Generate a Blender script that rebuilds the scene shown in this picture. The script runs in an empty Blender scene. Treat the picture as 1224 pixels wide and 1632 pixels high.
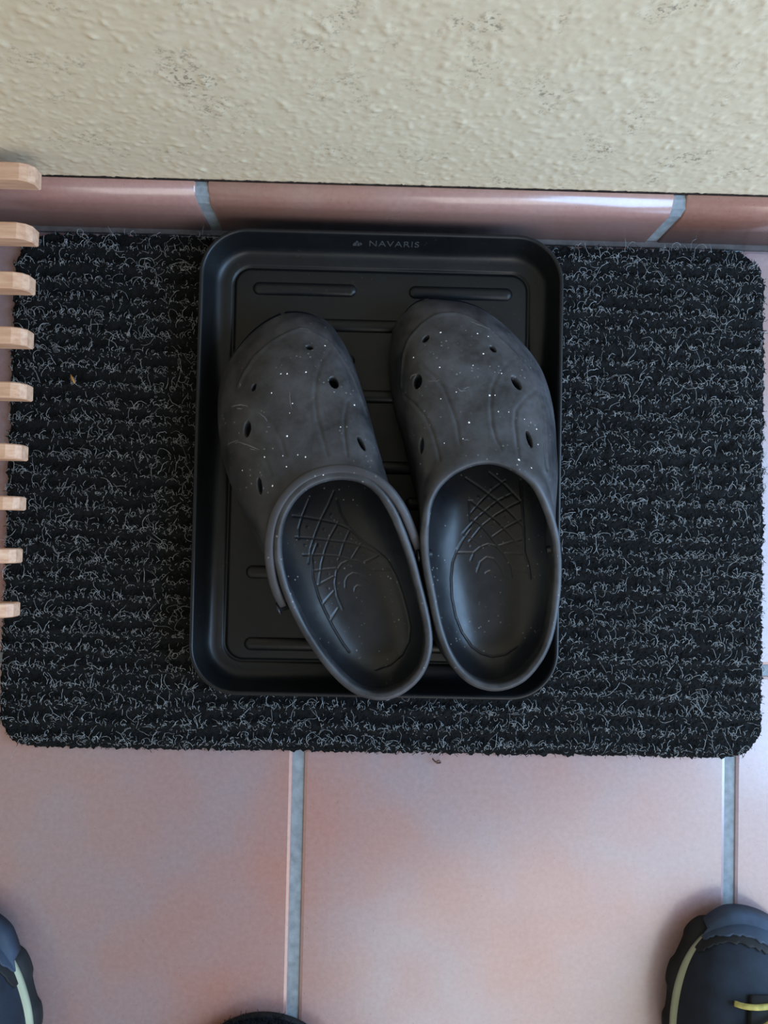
import bpy, bmesh, math, random
import numpy as np
from mathutils import Vector, Matrix
rng = np.random.default_rng(7)
random.seed(7)

# ---------------------------------------------------------------- camera
scene = bpy.context.scene
col = scene.collection
cam_data = bpy.data.cameras.new('camera')
cam_data.sensor_fit = 'HORIZONTAL'
cam_data.sensor_width = 36.0
cam_data.lens = 36.0 * 1225.0 / 1224.0
cam_data.clip_start = 0.01
cam = bpy.data.objects.new('camera', cam_data)
col.objects.link(cam)
CAM_R = [[0.999629, -0.020981, -0.01737], [0.020488, 0.999395, -0.028106], [0.017949, 0.02774, 0.999454]]
cam.matrix_world = Matrix.Translation((0, 0, 0.61)) @ Matrix(CAM_R).to_4x4()
scene.camera = cam

# ---------------------------------------------------------------- light
world = bpy.data.worlds.new('world')
scene.world = world
world.use_nodes = True
bg = world.node_tree.nodes['Background']
bg.inputs['Color'].default_value = (0.95, 0.975, 1.0, 1)
bg.inputs['Strength'].default_value = 0.30

def area_light(name, loc, target, sx, sy, power, color):
    l = bpy.data.lights.new(name, 'AREA')
    l.shape = 'RECTANGLE'; l.size = sx; l.size_y = sy
    l.energy = power; l.color = color
    o = bpy.data.objects.new(name, l); col.objects.link(o)
    o.location = loc
    o.rotation_euler = (Vector(target) - Vector(loc)).to_track_quat('-Z', 'Y').to_euler()
    return o
area_light('glass_door_light', (1.02, -0.14, 0.62), (0.1, 0.0, 0.12), 0.72, 0.95, 25.0, (0.38, 0.64, 1.0))
area_light('window_light', (0.75, -1.25, 1.30), (0.1, 0.1, 0), 1.5, 1.3, 17.5, (1.0, 0.98, 0.94))
scene.view_settings.view_transform = 'Standard'
scene.view_settings.look = 'None'
scene.view_settings.gamma = 1.0
scene.view_settings.use_curve_mapping = False
scene.view_settings.exposure = 0.0

# ---------------------------------------------------------------- helpers
def new_mat(name):
    m = bpy.data.materials.new(name); m.use_nodes = True
    return m, m.node_tree, m.node_tree.nodes['Principled BSDF']

def N(nt, kind, **kw):
    n = nt.nodes.new(kind)
    for k, v in kw.items():
        if k in n.inputs: n.inputs[k].default_value = v
        else: setattr(n, k, v)
    return n

def coords(nt, space='Object'):
    return nt.nodes.new('ShaderNodeTexCoord').outputs[space]

def noise(nt, vec, scale, detail=4, rough=.55):
    n = N(nt, 'ShaderNodeTexNoise', Scale=scale, Detail=detail, Roughness=rough)
    nt.links.new(vec, n.inputs['Vector'])
    return n.outputs['Fac']

def ramp(nt, fac, stops):
    r = nt.nodes.new('ShaderNodeValToRGB')
    e = r.color_ramp.elements
    while len(e) < len(stops): e.new(.5)
    for el, (p, c) in zip(e, stops):
        el.position = p; el.color = (*c, 1) if len(c) == 3 else c
    nt.links.new(fac, r.inputs['Fac'])
    return r.outputs['Color']

def mixc(nt, fac, a, b, mode='MIX'):
    m = nt.nodes.new('ShaderNodeMix'); m.data_type = 'RGBA'; m.blend_type = mode
    for sock, v in ((m.inputs[0], fac), (m.inputs[6], a), (m.inputs[7], b)):
        if hasattr(v, 'is_output'): nt.links.new(v, sock)
        elif isinstance(v, (int, float)): sock.default_value = v
        else: sock.default_value = (*v, 1)
    return m.outputs[2]

def bump(nt, bsdf, height, strength, dist):
    b = N(nt, 'ShaderNodeBump', Strength=strength, Distance=dist)
    nt.links.new(height, b.inputs['Height'])
    nt.links.new(b.outputs['Normal'], bsdf.inputs['Normal'])

def srgb(r, g, b):
    f = lambda c: c / 255 / 12.92 if c <= 10 else ((c / 255 + .055) / 1.055) ** 2.4
    return (f(r), f(g), f(b))

def plain(name, c, rough=.6, spec=.5, var=.25, scale=40, bumps=None):
    m, nt, b = new_mat(name)
    v = coords(nt)
    lo = tuple(x * (1 - var) for x in c); hi = tuple(min(1, x * (1 + var)) for x in c)
    nt.links.new(ramp(nt, noise(nt, v, scale), [(.3, lo), (.7, hi)]), b.inputs['Base Color'])
    b.inputs['Roughness'].default_value = rough
    b.inputs['Specular IOR Level'].default_value = spec
    if bumps: bump(nt, b, noise(nt, v, bumps[0], 3), bumps[1], bumps[2])
    return m

def props(o, label=None, cat=None, group=None, kind=None):
    if label: o['label'] = label
    if cat: o['category'] = cat
    if group: o['group'] = group
    if kind: o['kind'] = kind
    return o

def thing(name, label, cat, loc, group=None):
    o = bpy.data.objects.new(name, None); col.objects.link(o)
    o.empty_display_size = .02
    o.location = loc
    return props(o, label, cat, group)

def wloc(o):
    v = Vector((0, 0, 0))
    while o is not None: v += o.location; o = o.parent
    return v

def link(name, me, mat, parent=None, smooth=True, loc=None):
    """one mesh object; vertices are given in world metres"""
    o = bpy.data.objects.new(name, me); col.objects.link(o)
    if mat and not me.materials: me.materials.append(mat)
    if parent is not None:
        off = wloc(parent)
        me.transform(Matrix.Translation(-off))
        o.parent = parent
    elif loc is not None:
        me.transform(Matrix.Translation(-Vector(loc))); o.location = loc
    if smooth: me.shade_smooth()
    return o

def mesh(name, V, F):
    me = bpy.data.meshes.new(name)
    V = np.asarray(V, dtype=np.float32).reshape(-1, 3)
    if isinstance(F, np.ndarray):
        k = F.shape[1]; n = len(F)
        me.vertices.add(len(V)); me.vertices.foreach_set('co', V.ravel())
        me.loops.add(n * k); me.loops.foreach_set('vertex_index', F.astype(np.int32).ravel())
        me.polygons.add(n)
        me.polygons.foreach_set('loop_start', np.arange(n, dtype=np.int32) * k)
        me.update(calc_edges=True)
    else:
        me.from_pydata(V.tolist(), [], F)
    me.validate(); me.update()
    return me

def fix_normals(me):
    bm = bmesh.new(); bm.from_mesh(me)
    bmesh.ops.recalc_face_normals(bm, faces=bm.faces)
    bm.to_mesh(me); bm.free()
    return me

def grid_faces(n, m, wrap_u=False, wrap_v=False):
    i = np.arange(n if wrap_u else n - 1)[:, None]; j = np.arange(m if wrap_v else m - 1)[None, :]
    i2 = (i + 1) % n; j2 = (j + 1) % m
    a = i * m + j; b = i2 * m + j; c = i2 * m + j2; d = i * m + j2
    return np.stack([a, b, c, d], -1).reshape(-1, 4)

def ring_mesh(name, P, cap0=False, cap1=False, wrap_v=False):
    """closed rings P[n around, m across, 3]; optional n-gon caps"""
    n, m, _ = P.shape
    F = grid_faces(n, m, True, wrap_v).tolist()
    if cap0: F.append([i * m for i in range(n)])
    if cap1: F.append([i * m + m - 1 for i in range(n)])
    return fix_normals(mesh(name, P.reshape(-1, 3), F))

def tube(name, pts, r, sides=8, squash=None, caps=True):
    pts = np.asarray(pts, float); n = len(pts)
    t = np.gradient(pts, axis=0); t /= np.linalg.norm(t, axis=1)[:, None]
    up = np.array([0, 0, 1.0])
    a = np.cross(t, up); a /= np.linalg.norm(a, axis=1)[:, None] + 1e-9
    b = np.cross(a, t)
    ang = np.linspace(0, 2 * np.pi, sides, endpoint=False)
    rr = np.broadcast_to(np.asarray(r, float), (n,))[:, None, None]
    sq = squash or (1, 1)
    P = pts[:, None] + rr * (np.cos(ang)[None, :, None] * a[:, None] * sq[0] + np.sin(ang)[None, :, None] * b[:, None] * sq[1])
    F = grid_faces(n, sides, False, True).tolist()
    if caps: F += [list(range(sides)), list(range((n - 1) * sides, n * sides))]
    return fix_normals(mesh(name, P.reshape(-1, 3), F))

def rounded_rect(x0, x1, y0, y1, r, seg=12, straight=6):
    """counter-clockwise outline, first point on the right side"""
    out = []
    cs = [(x1 - r, y1 - r, 0), (x0 + r, y1 - r, 90), (x0 + r, y0 + r, 180), (x1 - r, y0 + r, 270)]
    for cx, cy, a in cs:
        for k in range(seg + 1):
            t = math.radians(a + 90 * k / seg)
            out.append((cx + r * math.cos(t), cy + r * math.sin(t)))
    return np.array(out)

def rr_ring(x0, x1, y0, y1, r, inset, seg=12):
    return rounded_rect(x0 + inset, x1 - inset, y0 + inset, y1 - inset, max(r - inset, .004), seg)

def fibres(name, start, direc, length, curl, radius, steps=5, sides=3, arch=.5, zmin=None):
    """many thin curved hairs joined in one mesh"""
    n = len(start)
    p = np.zeros((n, steps + 1, 3)); p[:, 0] = start
    ang = direc.copy(); seg = length / steps
    el = np.full(n, arch) * rng.uniform(.3, 1.6, n)
    for k in range(steps):
        e = el * (1 - 2 * k / (steps - 1)) if steps > 1 else el
        p[:, k + 1, 0] = p[:, k, 0] + np.cos(ang) * np.cos(e) * seg
        p[:, k + 1, 1] = p[:, k, 1] + np.sin(ang) * np.cos(e) * seg
        p[:, k + 1, 2] = p[:, k, 2] + np.sin(e) * seg
        ang = ang + curl + rng.normal(0, .35, n)
    if zmin is not None: p[:, :, 2] = np.maximum(p[:, :, 2], zmin)
    t = np.gradient(p, axis=1); t /= np.linalg.norm(t, axis=2)[:, :, None] + 1e-9
    a = np.cross(t, np.array([0.01, 0.02, 1.0])); a /= np.linalg.norm(a, axis=2)[:, :, None] + 1e-9
    b = np.cross(a, t)
    rad = np.broadcast_to(np.asarray(radius), (n,))[:, None, None]
    ring = []
    for s in range(sides):
        q = 2 * np.pi * s / sides
        ring.append(p + rad * (math.cos(q) * a + math.sin(q) * b))
    V = np.stack(ring, 2)                                # n, steps+1, sides, 3
    base = (np.arange(n) * (steps + 1) * sides)[:, None, None]
    i = np.arange(steps)[None, :, None]; j = np.arange(sides)[None, None, :]; j2 = (j + 1) % sides
    F = np.stack([base + i * sides + j, base + i * sides + j2, base + (i + 1) * sides + j2, base + (i + 1) * sides + j], -1).reshape(-1, 4)
    return mesh(name, V.reshape(-1, 3), F)

# ---------------------------------------------------------------- surface maths
def sstep(a,b,x):
    t=np.clip((x-a)/(b-a),0,1); return t*t*(3-2*t)
def dense(pts,n=2400):
    """closed Catmull-Rom through pts, resampled evenly by arc length"""
    p=np.asarray(pts,float); m=len(p); k=24
    t=np.linspace(0,1,k,endpoint=False)[:,None]; out=[]
    for i in range(m):
        a,b,c,e=p[i-1],p[i],p[(i+1)%m],p[(i+2)%m]
        out.append(.5*((2*b)+(c-a)*t+(2*a-5*b+4*c-e)*t*t+(3*b-a-3*c+e)*t**3))
    q=np.concatenate(out); q=np.vstack([q,q[:1]])
    s=np.r_[0,np.cumsum(np.linalg.norm(np.diff(q,axis=0),axis=1))]
    u=np.linspace(0,s[-1],n,endpoint=False)
    return np.stack([np.interp(u,s,q[:,i]) for i in range(q.shape[1])],1)
def smooth_closed(p,k):
    w=np.hanning(2*k+3)[1:-1]; w/=w.sum(); out=np.zeros_like(p)
    for i,o in enumerate(range(-k,k+1)): out+=w[i]*np.roll(p,o,0)
    return out
def by_anchor(pts,anch,n,sm=0):
    """n samples round a closed curve; anchors fall at equal index fractions"""
    q=dense(pts); m=len(q)
    if sm: q=smooth_closed(q,sm)
    idx=[int(np.argmin(((q[:,:2]-a)**2).sum(1))) for a in np.asarray(anch,float)]
    idx=[(i-idx[0])%m for i in idx]+[m]
    q=np.roll(q,-int(np.argmin(((q[:,:2]-np.asarray(anch[0],float))**2).sum(1))),0)
    par=np.interp(np.arange(n)/n*len(anch),np.arange(len(anch)+1),idx)
    d=par-np.arange(n)/n*m
    d=smooth_closed(d[:,None],n//16)[:,0]
    par=d+np.arange(n)/n*m
    qq=np.vstack([q]*3)
    return np.stack([np.interp(par+m,np.arange(3*m),qq[:,i]) for i in range(q.shape[1])],1)
def ccw_out(c):
    t=np.roll(c,-1,0)-np.roll(c,1,0); t/=np.linalg.norm(t,axis=1)[:,None]
    nrm=np.stack([t[:,1],-t[:,0]],1)
    area=(c[:,0]*np.roll(c[:,1],-1)-np.roll(c[:,0],-1)*c[:,1]).sum()
    return nrm if area>0 else -nrm
def normals(P):
    du=np.roll(P,-1,0)-np.roll(P,1,0); dv=np.gradient(P,axis=1)
    n=np.cross(du,dv); n/=np.linalg.norm(n,axis=2)[:,:,None]+1e-12
    if n[:,P.shape[1]//3,2].mean()<0: n=-n
    return n
def outer(B,R,z0,nu=130,lip=.004,full=.25,pw=.85):
    """surface between sole outline B (n,2) and opening rim R (n,3)"""
    u=np.linspace(0,1,nu)[None,:,None]; t=u*np.pi/2
    L=np.linalg.norm(R[:,:2]-B,axis=1)[:,None,None]
    wf=sstep(.012,.05,L)
    a=wf*(1-np.cos(t))+(1-wf)*sstep(0,1,u)
    bv=(1-full)*np.sin(t)**pw+full*a
    b=wf*bv+(1-wf)*u
    xy=B[:,None,:]+(R[:,None,:2]-B[:,None,:])*a
    z=z0+(R[:,None,2:]-z0-lip*wf)*b+lip*wf*sstep(.90,1,u)
    return np.concatenate([xy,z],2)
def polyd(P,poly):
    """distance of points (n,3) to 3-D polyline"""
    d=np.full(len(P),9.); poly=np.asarray(poly)
    for a,b in zip(poly[:-1],poly[1:]):
        ab=b-a; s=np.clip(((P-a)@ab)/(ab@ab+1e-12),0,1)
        d=np.minimum(d,np.linalg.norm(P-a-s[:,None]*ab,axis=1))
    return d
def band_d(B,P):
    """plan distance of every grid vertex to the outline"""
    n,m,_=P.shape; out=np.zeros((n,m))
    for j in range(m):
        p=P[:,j,:2]; best=np.full(n,9.)
        for o in range(-24,25,2):
            best=np.minimum(best,np.linalg.norm(p-np.roll(B,o,0),axis=1))
        out[:,j]=best
    return out

# outlines and details, tenths of a millimetre on the floor plan
OUT_L = [[-681,1662],[-554,1671],[-434,1643],[-333,1579],[-262,1483],[-199,1381],[-148,1273],[-108,1159],[-71,1045],[-40,929],[-11,812],[18,696],[47,579],[82,464],[125,352],[168,240],[210,132],[250,30],[286,-63],[318,-146],[343,-221],[364,-290],[384,-356],[404,-422],[423,-488],[439,-554],[453,-621],[463,-689],[466,-757],[460,-825],[445,-891],[421,-955],[385,-1013],[341,-1064],[290,-1108],[233,-1141],[173,-1163],[112,-1176],[52,-1177],[-5,-1167],[-61,-1148],[-114,-1124],[-164,-1094],[-209,-1057],[-252,-1017],[-292,-974],[-330,-930],[-366,-884],[-401,-837],[-435,-789],[-467,-740],[-497,-689],[-527,-631],[-561,-564],[-606,-485],[-662,-391],[-728,-285],[-798,-168],[-866,-44],[-927,84],[-985,213],[-1046,342],[-1096,474],[-1133,612],[-1157,751],[-1167,893],[-1165,1035],[-1140,1174],[-1083,1304],[-1006,1422],[-912,1526],[-802,1608]]
RIM_L = [[-192,382,1040],[-141,379,1040],[-95,371,1039],[-54,358,1038],[-16,342,1036],[19,321,1033],[52,296,1028],[82,269,1022],[110,239,1014],[135,208,1004],[158,176,994],[179,143,981],[198,109,968],[215,74,953],[231,40,938],[247,5,921],[262,-32,903],[279,-72,884],[296,-118,863],[315,-170,841],[334,-229,818],[352,-293,795],[372,-359,775],[391,-427,762],[410,-497,754],[427,-567,748],[441,-637,742],[450,-709,737],[450,-781,732],[439,-852,728],[418,-921,725],[385,-985,722],[340,-1042,721],[286,-1089,720],[226,-1126,720],[162,-1151,720],[98,-1160,720],[38,-1156,720],[-17,-1143,720],[-68,-1124,721],[-115,-1099,722],[-158,-1069,723],[-198,-1035,725],[-236,-998,727],[-272,-959,730],[-306,-919,733],[-339,-878,737],[-370,-836,741],[-400,-792,744],[-429,-748,747],[-457,-704,750],[-483,-658,755],[-508,-611,762],[-532,-561,772],[-555,-509,786],[-577,-454,802],[-598,-396,823],[-615,-336,847],[-627,-274,873],[-635,-212,899],[-638,-150,926],[-636,-87,951],[-629,-24,975],[-616,40,995],[-596,102,1012],[-567,163,1024],[-530,219,1032],[-485,269,1037],[-433,312,1039],[-373,344,1040],[-311,366,1040],[-250,378,1040]]
OUT_R = [[395,1798],[522,1795],[653,1780],[780,1741],[896,1672],[1001,1587],[1099,1493],[1188,1390],[1260,1276],[1308,1150],[1339,1018],[1355,883],[1362,748],[1370,613],[1365,477],[1357,343],[1349,212],[1342,91],[1338,-18],[1339,-112],[1351,-192],[1360,-263],[1361,-331],[1358,-398],[1353,-465],[1346,-532],[1336,-599],[1322,-664],[1305,-729],[1282,-793],[1253,-853],[1218,-910],[1178,-963],[1130,-1010],[1074,-1048],[1013,-1077],[948,-1095],[879,-1100],[810,-1090],[744,-1068],[682,-1034],[628,-989],[583,-935],[543,-877],[509,-815],[482,-750],[459,-683],[439,-615],[423,-546],[407,-477],[391,-408],[376,-338],[359,-266],[344,-188],[340,-99],[349,-2],[362,104],[366,216],[336,326],[304,438],[277,550],[249,663],[218,775],[182,885],[154,998],[133,1112],[120,1228],[113,1344],[121,1459],[144,1573],[196,1677],[280,1760]]
RIM_R = [[742,506,1040],[792,507,1040],[841,500,1040],[890,487,1039],[936,469,1037],[981,446,1034],[1024,421,1029],[1064,391,1023],[1101,357,1015],[1132,319,1004],[1159,279,991],[1184,238,976],[1207,196,959],[1229,154,942],[1249,112,924],[1268,69,905],[1284,24,885],[1298,-24,865],[1309,-76,843],[1320,-132,821],[1328,-193,801],[1333,-258,783],[1334,-324,770],[1332,-392,761],[1327,-460,754],[1320,-528,748],[1311,-595,742],[1299,-662,737],[1282,-728,733],[1258,-793,729],[1228,-854,726],[1191,-911,723],[1148,-965,722],[1098,-1011,721],[1040,-1046,720],[976,-1071,720],[909,-1083,720],[841,-1080,720],[775,-1064,720],[713,-1036,721],[658,-996,722],[610,-947,724],[570,-892,727],[536,-834,731],[507,-772,735],[483,-709,740],[462,-644,745],[444,-579,751],[428,-513,757],[414,-447,765],[399,-382,778],[384,-318,796],[370,-256,817],[358,-197,840],[349,-142,862],[343,-91,884],[339,-42,905],[337,4,924],[338,49,943],[341,94,960],[347,140,976],[357,185,990],[372,230,1003],[392,273,1013],[416,314,1022],[446,353,1028],[480,387,1033],[517,418,1036],[558,445,1038],[601,467,1039],[646,485,1040],[693,499,1040]]
SEAM_L = [[[-246,1449,350],[-308,1292,693],[-363,1188,766],[-392,1054,826],[-400,925,871],[-375,775,915],[-335,638,950],[-297,515,985]],[[-112,959,778],[-175,890,865],[-191,777,910],[-189,681,938],[-164,517,984]],[[-989,867,691],[-865,862,776],[-758,808,836],[-675,714,885],[-616,622,919],[-578,505,949]],[[-1006,623,686],[-908,602,789],[-785,547,874],[-714,479,913],[-667,372,941]]]
SEAM_R = [[[1031,1275,677],[928,1204,769],[867,1124,825],[812,1017,875],[799,881,919],[805,748,953],[832,637,984],[860,585,1006]],[[1143,1030,749],[1047,946,839],[976,863,894],[963,765,927],[974,633,958],[983,530,1001]],[[339,1172,777],[416,1094,832],[478,1010,871],[523,886,911],[564,772,943],[587,611,985]],[[214,987,689],[284,907,801],[355,813,873],[407,695,920],[442,566,956],[453,495,979]],[[1048,1259,676],[1106,1124,723],[1175,944,768],[1182,762,835],[1180,591,885],[1195,461,900]]]
BUMP_L = [[-952,1024,674],[-925,1103,662],[-845,1242,643],[-736,1345,636],[-634,1409,629],[-531,1459,609],[-455,1427,629],[-325,1360,648],[-236,1249,680],[-163,1134,690],[-107,997,737],[-42,818,783]]
BUMP_R = [[200,1040,658],[210,1282,635],[250,1395,636],[342,1504,636],[452,1584,609],[585,1604,589],[684,1568,609],[780,1507,635],[866,1428,661],[961,1343,672],[1063,1226,688]]
SCUFF_L = [[[-994,874,684],[-928,881,735],[-865,862,776]],[[-955,853,722],[-904,848,758]],[[-1027,601,652],[-981,617,718],[-926,624,773]],[[-940,616,761],[-857,588,828],[-765,546,884]],[[-837,563,843],[-785,547,874]],[[-714,707,875],[-694,711,880]],[[-942,1009,687],[-940,1046,675]],[[-572,954,842],[-569,906,857],[-553,832,881]],[[-790,822,821],[-737,776,851],[-716,744,866]],[[-554,1457,609],[-483,1448,616],[-433,1424,629]]]
SCUFF_R = [[[371,1057,826],[431,1056,847],[459,1064,852]],[[689,1532,636],[758,1506,642],[824,1470,648]],[[610,997,890],[654,1012,885]],[[611,640,978],[648,637,985]],[[257,1087,741],[270,1112,747],[304,1122,771]],[[575,1007,885],[599,981,894],[629,983,894]]]
HOLE_L = [[-456,1300,713,15.0,10.0,-20,0.02,0.49,0.87],[-834,1002,749,15.7,9.2,75,-0.39,0.3,0.87],[-272,1034,826,25.3,16.8,-65,0.15,0.4,0.91],[-863,701,812,31.0,15.5,88,-0.51,0.13,0.85],[-72,603,939,30.2,8.9,-62,0.32,0.31,0.89],[-755,306,900,31.9,11.0,-80,-0.53,-0.03,0.85]]
HOLE_R = [[363,1384,707,18.3,11.0,55,-0.33,0.39,0.86],[836,1315,742,17.0,11.5,-50,0.24,0.46,0.85],[305,1061,788,28.9,16.2,85,-0.57,0.19,0.8],[992,1064,811,31.1,15.5,-60,0.34,0.38,0.86],[335,603,891,31.8,8.8,88,-0.68,0.09,0.73],[1064,661,927,32.8,10.5,-75,0.31,0.24,0.92]]
SPECK_L = [[-595,1096,789],[-569,645,923],[-494,519,960],[-409,378,1027],[-729,499,905],[-663,301,946],[-888,420,802],[-467,1101,805],[-643,1099,778],[-318,380,1037],[-707,954,811],[-347,1319,687],[-550,868,871],[-445,496,972],[-561,810,885],[-124,876,843],[-597,504,945],[-568,436,962],[-210,715,931]]
SPECK_R = [[789,954,898],[834,955,893],[688,1174,826],[726,1428,700],[809,1411,693],[765,1274,777],[649,753,953],[611,640,978],[973,507,1016],[1038,802,894],[1126,623,912],[1119,736,883],[465,929,889],[569,974,894],[846,839,926],[924,843,913],[882,1128,820],[459,1161,821],[982,502,1015],[1064,459,999],[471,1434,707],[280,1244,718],[484,617,958]]
PAD_L = [[[-462,242,408],[-508,120,408],[-532,22,408],[-528,-51,408]],[[-276,307,408],[-316,209,408],[-368,98,408],[-408,-12,408],[-439,-121,408],[-449,-230,408]],[[-240,77,408],[-299,-34,408],[-333,-131,408],[-355,-229,408],[-370,-374,408]],[[-154,18,408],[-195,-80,408],[-223,-178,408],[-234,-202,408]],[[-67,-78,408],[-132,-188,408]],[[-575,118,408],[-471,108,408],[-362,92,408],[-252,70,408],[-154,30,408],[-55,-59,408]],[[-547,-39,408],[-419,-45,408],[-298,-58,408],[-164,-70,408],[-55,-95,408],[55,-136,408]],[[-489,-168,408],[-356,-166,408],[-247,-172,408],[-150,-194,408]],[[-414,-284,408],[-330,-273,408],[-245,-263,408]],[[-375,-386,408],[-328,-361,408],[-262,-324,408]],[[-336,-524,408],[-301,-481,408],[-259,-432,408]],[[-279,-644,408],[-226,-558,408]],[[-40,-216,408],[20,-185,408],[62,-160,408]],[[34,-267,408],[165,-264,408]],[[-190,-564,408],[-234,-468,408],[-252,-372,408],[-244,-287,408],[-209,-232,408],[-149,-200,408],[-89,-205,408],[-40,-234,408],[4,-276,408]],[[-175,-406,408],[-176,-358,408],[-159,-322,408],[-123,-299,408],[-87,-302,408],[-38,-325,408],[-1,-361,408]],[[-106,-429,408],[-103,-405,408],[-85,-389,408],[-58,-395,408]],[[-256,246,408],[-230,162,408],[-167,54,408],[-80,-41,408],[43,-124,408],[129,-195,408],[192,-303,408],[243,-435,408],[282,-567,408],[306,-675,408],[299,-784,408],[252,-881,408],[169,-955,408],[61,-993,408]],[[-394,-84,408],[-428,-182,408],[-413,-327,408],[-367,-471,408],[-323,-566,408],[-260,-686,408],[-185,-805,408],[-135,-870,408]]]
PAD_R = [[[705,427,408],[812,359,408],[931,274,408],[1038,176,408],[1134,67,408]],[[743,258,408],[862,173,408],[957,99,408],[1041,7,408],[1137,-126,408]],[[740,129,408],[817,84,408],[888,3,408],[948,-77,408]],[[689,11,408],[772,-34,408],[819,-68,408]],[[881,472,408],[1000,381,408],[1107,266,408]],[[745,164,408],[814,248,408],[906,344,408],[999,416,408]],[[689,11,408],[769,106,408],[839,172,408],[943,262,408],[1060,323,408]],[[737,-46,408],[829,72,408],[933,157,408],[1049,229,408],[1119,266,408]],[[901,-14,408],[1005,64,408],[1110,125,408]],[[639,-130,408],[690,-36,408],[741,36,408]],[[645,-130,408],[768,-128,408]],[[948,-77,408],[1054,-40,408],[1135,-15,408]],[[1002,-129,408],[1143,-126,408]],[[1057,-239,408],[1163,-260,408]],[[732,258,408],[740,106,408]],[[1111,419,408],[1128,90,408],[1137,-120,408]],[[751,-186,408],[773,-127,408],[820,-86,408],[878,-63,408],[937,-77,408],[996,-135,408],[1051,-227,408],[1064,-308,408]],[[799,-267,408],[822,-197,408],[868,-161,408],[921,-171,408],[969,-229,408],[999,-298,408]],[[864,-277,408],[893,-262,408],[926,-288,408]],[[644,-107,408],[611,-201,408],[601,-317,408],[610,-457,408],[641,-596,408],[690,-711,408],[762,-814,408],[833,-865,408],[915,-887,408],[1008,-868,408],[1089,-808,408]],[[1137,-120,408],[1168,-213,408],[1181,-306,408]]]
DOT_L = [[-464,36,408],[-342,20,408],[-227,-2,408],[-123,-42,408],[-479,-98,408],[-376,-100,408],[-269,-106,408],[-160,-125,408],[-47,-156,408],[-409,-218,408],[-286,-213,408],[-301,-306,408],[-299,-409,408],[55,-227,408],[-293,130,408]]
DOT_R = [[799,285,408],[810,140,408],[905,76,408],[744,59,408],[818,0,408],[969,-12,408],[737,-76,408],[1025,-87,408],[897,214,408],[995,287,408],[998,135,408],[894,355,408]]

# ---------------------------------------------------------------- materials
def tile_material(name='terracotta_glaze', stops=None):
    m, nt, b = new_mat(name)
    g = nt.nodes.new('ShaderNodeNewGeometry').outputs['Position']
    big = noise(nt, g, 5.5, 3, .5); mid = noise(nt, g, 17, 4, .6); fine = noise(nt, g, 260, 3, .6)
    c = ramp(nt, big, stops or [(.30, srgb(160, 106, 92)), (.42, srgb(150, 117, 114)), (.54, srgb(140, 126, 131)), (.70, srgb(150, 116, 116))])
    c = mixc(nt, ramp(nt, mid, [(.35, (0, 0, 0)), (.75, (.35, .35, .35))]), c, srgb(150, 104, 92))
    c = mixc(nt, .25, c, ramp(nt, fine, [(.3, srgb(112, 90, 88)), (.7, srgb(156, 132, 130))]))
    vor = N(nt, 'ShaderNodeTexVoronoi', Scale=120.0); nt.links.new(g, vor.inputs['Vector'])
    c = mixc(nt, ramp(nt, vor.outputs['Distance'], [(.035, (.7, .7, .7)), (.06, (0, 0, 0))]), c, srgb(110, 78, 70))
    nt.links.new(c, b.inputs['Base Color'])
    nt.links.new(ramp(nt, mid, [(.3, (.26,) * 3), (.7, (.40,) * 3)]), b.inputs['Roughness'])
    b.inputs['Coat Weight'].default_value = .9; b.inputs['Coat IOR'].default_value = 1.6; b.inputs['Coat Roughness'].default_value = .2
    bump(nt, b, fine, .15, .0006)
    return m

def wall_material():
    m, nt, b = new_mat('cream_stucco')
    g = coords(nt)
    big = noise(nt, g, 3.0, 3); fine = noise(nt, g, 130, 5, .6); patch = noise(nt, g, 24, 4, .6); speck = noise(nt, g, 330, 3, .7)
    c = ramp(nt, big, [(.3, srgb(208, 189, 158)), (.7, srgb(212, 198, 171))])
    a = ramp(nt, patch, [(.53, (.05, .05, .05)), (.70, (1, 1, 1))])
    d = ramp(nt, speck, [(.53, (0, 0, 0)), (.64, (1, 1, 1))])
    dirt = mixc(nt, 1.0, a, d, 'MULTIPLY')
    c = mixc(nt, mixc(nt, 1.0, dirt, (.72, .72, .72), 'MULTIPLY'), c, srgb(92, 84, 73))
    pale = noise(nt, g, 60, 3, .6)
    c = mixc(nt, ramp(nt, pale, [(.55, (0, 0, 0)), (.72, (.35, .35, .35))]), c, srgb(226, 218, 190))
    nt.links.new(c, b.inputs['Base Color'])
    b.inputs['Roughness'].default_value = .85
    b.inputs['Specular IOR Level'].default_value = .2
    bump(nt, b, noise(nt, g, 150, 3, .6), .12, .001)
    return m

def wood_material():
    m, nt, b = new_mat('pale_beech')
    g = coords(nt)
    mp = nt.nodes.new('ShaderNodeMapping'); mp.inputs['Scale'].default_value = (6, 60, 60)
    nt.links.new(g, mp.inputs['Vector'])
    gr = noise(nt, mp.outputs['Vector'], 4, 5, .65)
    c = ramp(nt, gr, [(.3, srgb(182, 136, 108)), (.55, srgb(205, 164, 134)), (.75, srgb(216, 182, 154))])
    nt.links.new(c, b.inputs['Base Color']); b.inputs['Roughness'].default_value = .55
    bump(nt, b, gr, .12, .0005)
    return m

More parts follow.
